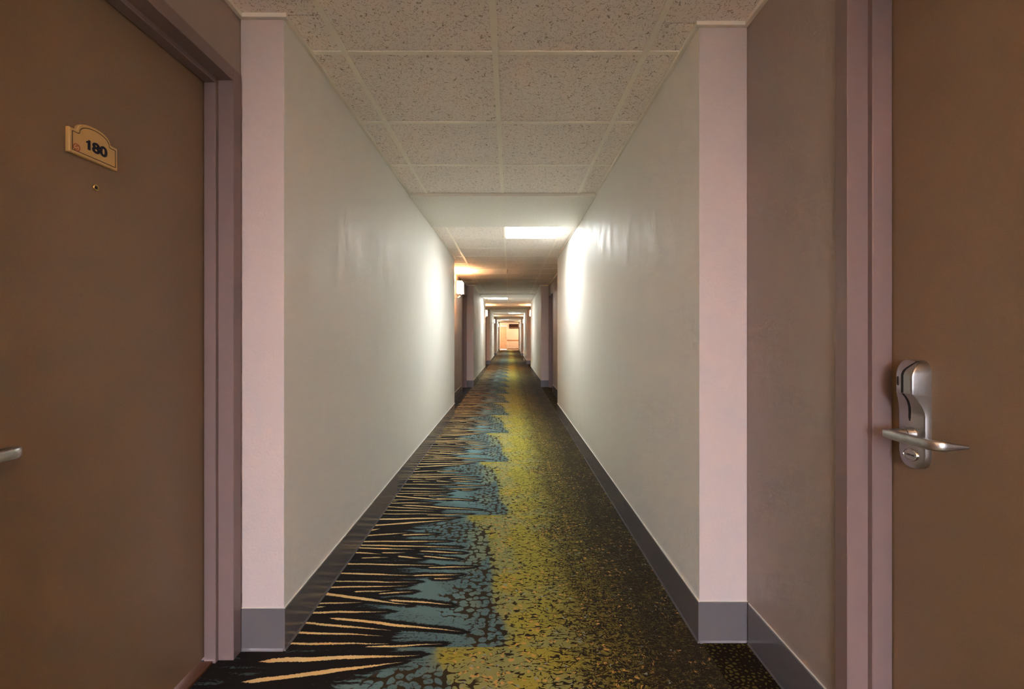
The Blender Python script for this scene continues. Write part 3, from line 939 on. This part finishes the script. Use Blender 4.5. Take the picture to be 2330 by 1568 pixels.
root = empty('vent_grille', (0.36, Y_END, 1.86)); tag(root, 'dark brown louvred vent high on the right of the far end wall', 'vent')
gx0, gx1, gz0, gz1 = -0.07, 0.77, 1.85, 2.24
obj('backing', box(gx0 + 0.02, gx1 - 0.02, Y_END - 0.006, Y_END - 0.0005, gz0 + 0.02, gz1 - 0.02), M['dark_void'], root)
for (a, b, c, d) in ((gx0, gx0 + 0.03, gz0, gz1), (gx1 - 0.03, gx1, gz0, gz1)): obj('side_frame', box(a, b, Y_END - 0.035, Y_END - 0.0007, c, d), M['grille'], root)
for (c, d) in ((gz0, gz0 + 0.03), (gz1 - 0.03, gz1)): obj('rail_frame', box(gx0 + 0.03, gx1 - 0.03, Y_END - 0.035, Y_END - 0.0007, c, d), M['grille'], root)
obj('bar', box(gx0 + 0.03, gx1 - 0.03, Y_END - 0.04, Y_END - 0.02, gz0 + 0.085, gz0 + 0.105), M['rail'], root)
for k in range(5):
    z = gz0 + 0.14 + 0.042 * k
    bm = bmesh.new()
    add_loft(bm, [[(x, Y_END - 0.030, z), (x, Y_END - 0.0285, z - 0.003), (x, Y_END - 0.008, z + 0.020), (x, Y_END - 0.0095, z + 0.023)] for x in (gx0 + 0.031, gx1 - 0.031)])
    obj('slat', bm, M['grille'], root)
for s, xw in ((-1, XLW), (1, XRW)):
    obj('soffit', box(xw + s * 0.002, s * 2.29, Y_VEST + 0.001, Y_END - 0.001, CEIL, CEIL + 0.10), M['soffit'], ceil)
# warm flush dome lights of the vestibule, out of sight beside the opening
for s in (-1, 1):
    xx = s * 1.55; yy = 38.3
    root = empty('dome_light', (xx, yy, CEIL)); tag(root, 'warm round dome ceiling light in the far vestibule, %s side' % ('left' if s < 0 else 'right'), 'ceiling light')
    bm = bmesh.new(); add_tube(bm, [(xx, yy, CEIL - z) for z in (0.0, 0.02, 0.025)], [0.17, 0.17, 0.15], 28)
    obj('base', bm, M['cream_trim'], root)
    bm = bmesh.new(); add_tube(bm, [(xx, yy, CEIL - 0.026 - 0.09 * math.sin(PI / 2 * k / 7)) for k in range(8)], [max(0.004, 0.145 * math.cos(PI / 2 * k / 7)) for k in range(8)], 28)
    obj('dome', bm, M['frost'], root, smooth=True)
    ld = bpy.data.lights.new('dome_bulb', 'POINT'); ld.energy = VESTIBULE_W; ld.color = (1.0, 0.74, 0.54); ld.shadow_soft_size = 0.14
    lo = bpy.data.objects.new('dome_bulb', ld); COL.objects.link(lo); lo.parent = root; lo.location = (0, 0, -0.28)

# ================================================================== end of the corridor behind the viewer: unseen glazed exit door, added to bring in daylight
EX0, EX1, EZ = -0.78, 0.66, 2.20
bm = bmesh.new()
add_box(bm, -2.4, EX0, Y_BACK - 0.15, Y_BACK, 0, WALL_TOP); add_box(bm, EX1, 2.4, Y_BACK - 0.15, Y_BACK, 0, WALL_TOP)
add_box(bm, EX0, EX1, Y_BACK - 0.15, Y_BACK, EZ, WALL_TOP)
wb = obj('wall_back', bm, M['wall']); tag(wb, 'wall behind the viewer with the glazed exit door', 'wall', kind='structure')
root = empty('door_%d' % dn, ((EX0 + EX1) / 2, Y_BACK, 0)); tag(root, 'glazed exit door behind the viewer letting in daylight', 'door', kind='structure')
for (a, b) in ((EX0, EX0 + 0.07), (EX1 - 0.07, EX1)): obj('stile', box(a, b, Y_BACK - 0.10, Y_BACK - 0.04, 0.0, EZ, 0.002), M['frame'], root)
for (c, d) in ((0.0, 0.12), (EZ - 0.07, EZ), (1.0, 1.06)): obj('crossbar', box(EX0 + 0.07, EX1 - 0.07, Y_BACK - 0.10, Y_BACK - 0.04, c, d, 0.002), M['frame'], root)
for (c, d) in ((0.12, 1.0), (1.06, EZ - 0.07)): obj('pane', box(EX0 + 0.07, EX1 - 0.07, Y_BACK - 0.072, Y_BACK - 0.068, c, d), M['glass'], root)
pl = bpy.data.lights.new('daylight_portal', 'AREA'); pl.shape = 'RECTANGLE'; pl.size = EX1 - EX0; pl.size_y = EZ; pl.cycles.is_portal = True
po = bpy.data.objects.new('daylight_portal', pl); COL.objects.link(po)
po.location = ((EX0 + EX1) / 2, Y_BACK - 0.16, EZ / 2); po.rotation_euler = (PI / 2, 0, 0)   # faces +y

gr = obj('ground', box(-30, 30, -60, Y_BACK - 0.16, -0.12, -0.06), mat_plain('asphalt', srgb(70, 68, 66), 0.9, 0, 0.2, 60))  # unseen dark sheet added to block world light from below the horizon
tag(gr, 'dark asphalt outside the exit door behind the viewer', 'ground', kind='structure')
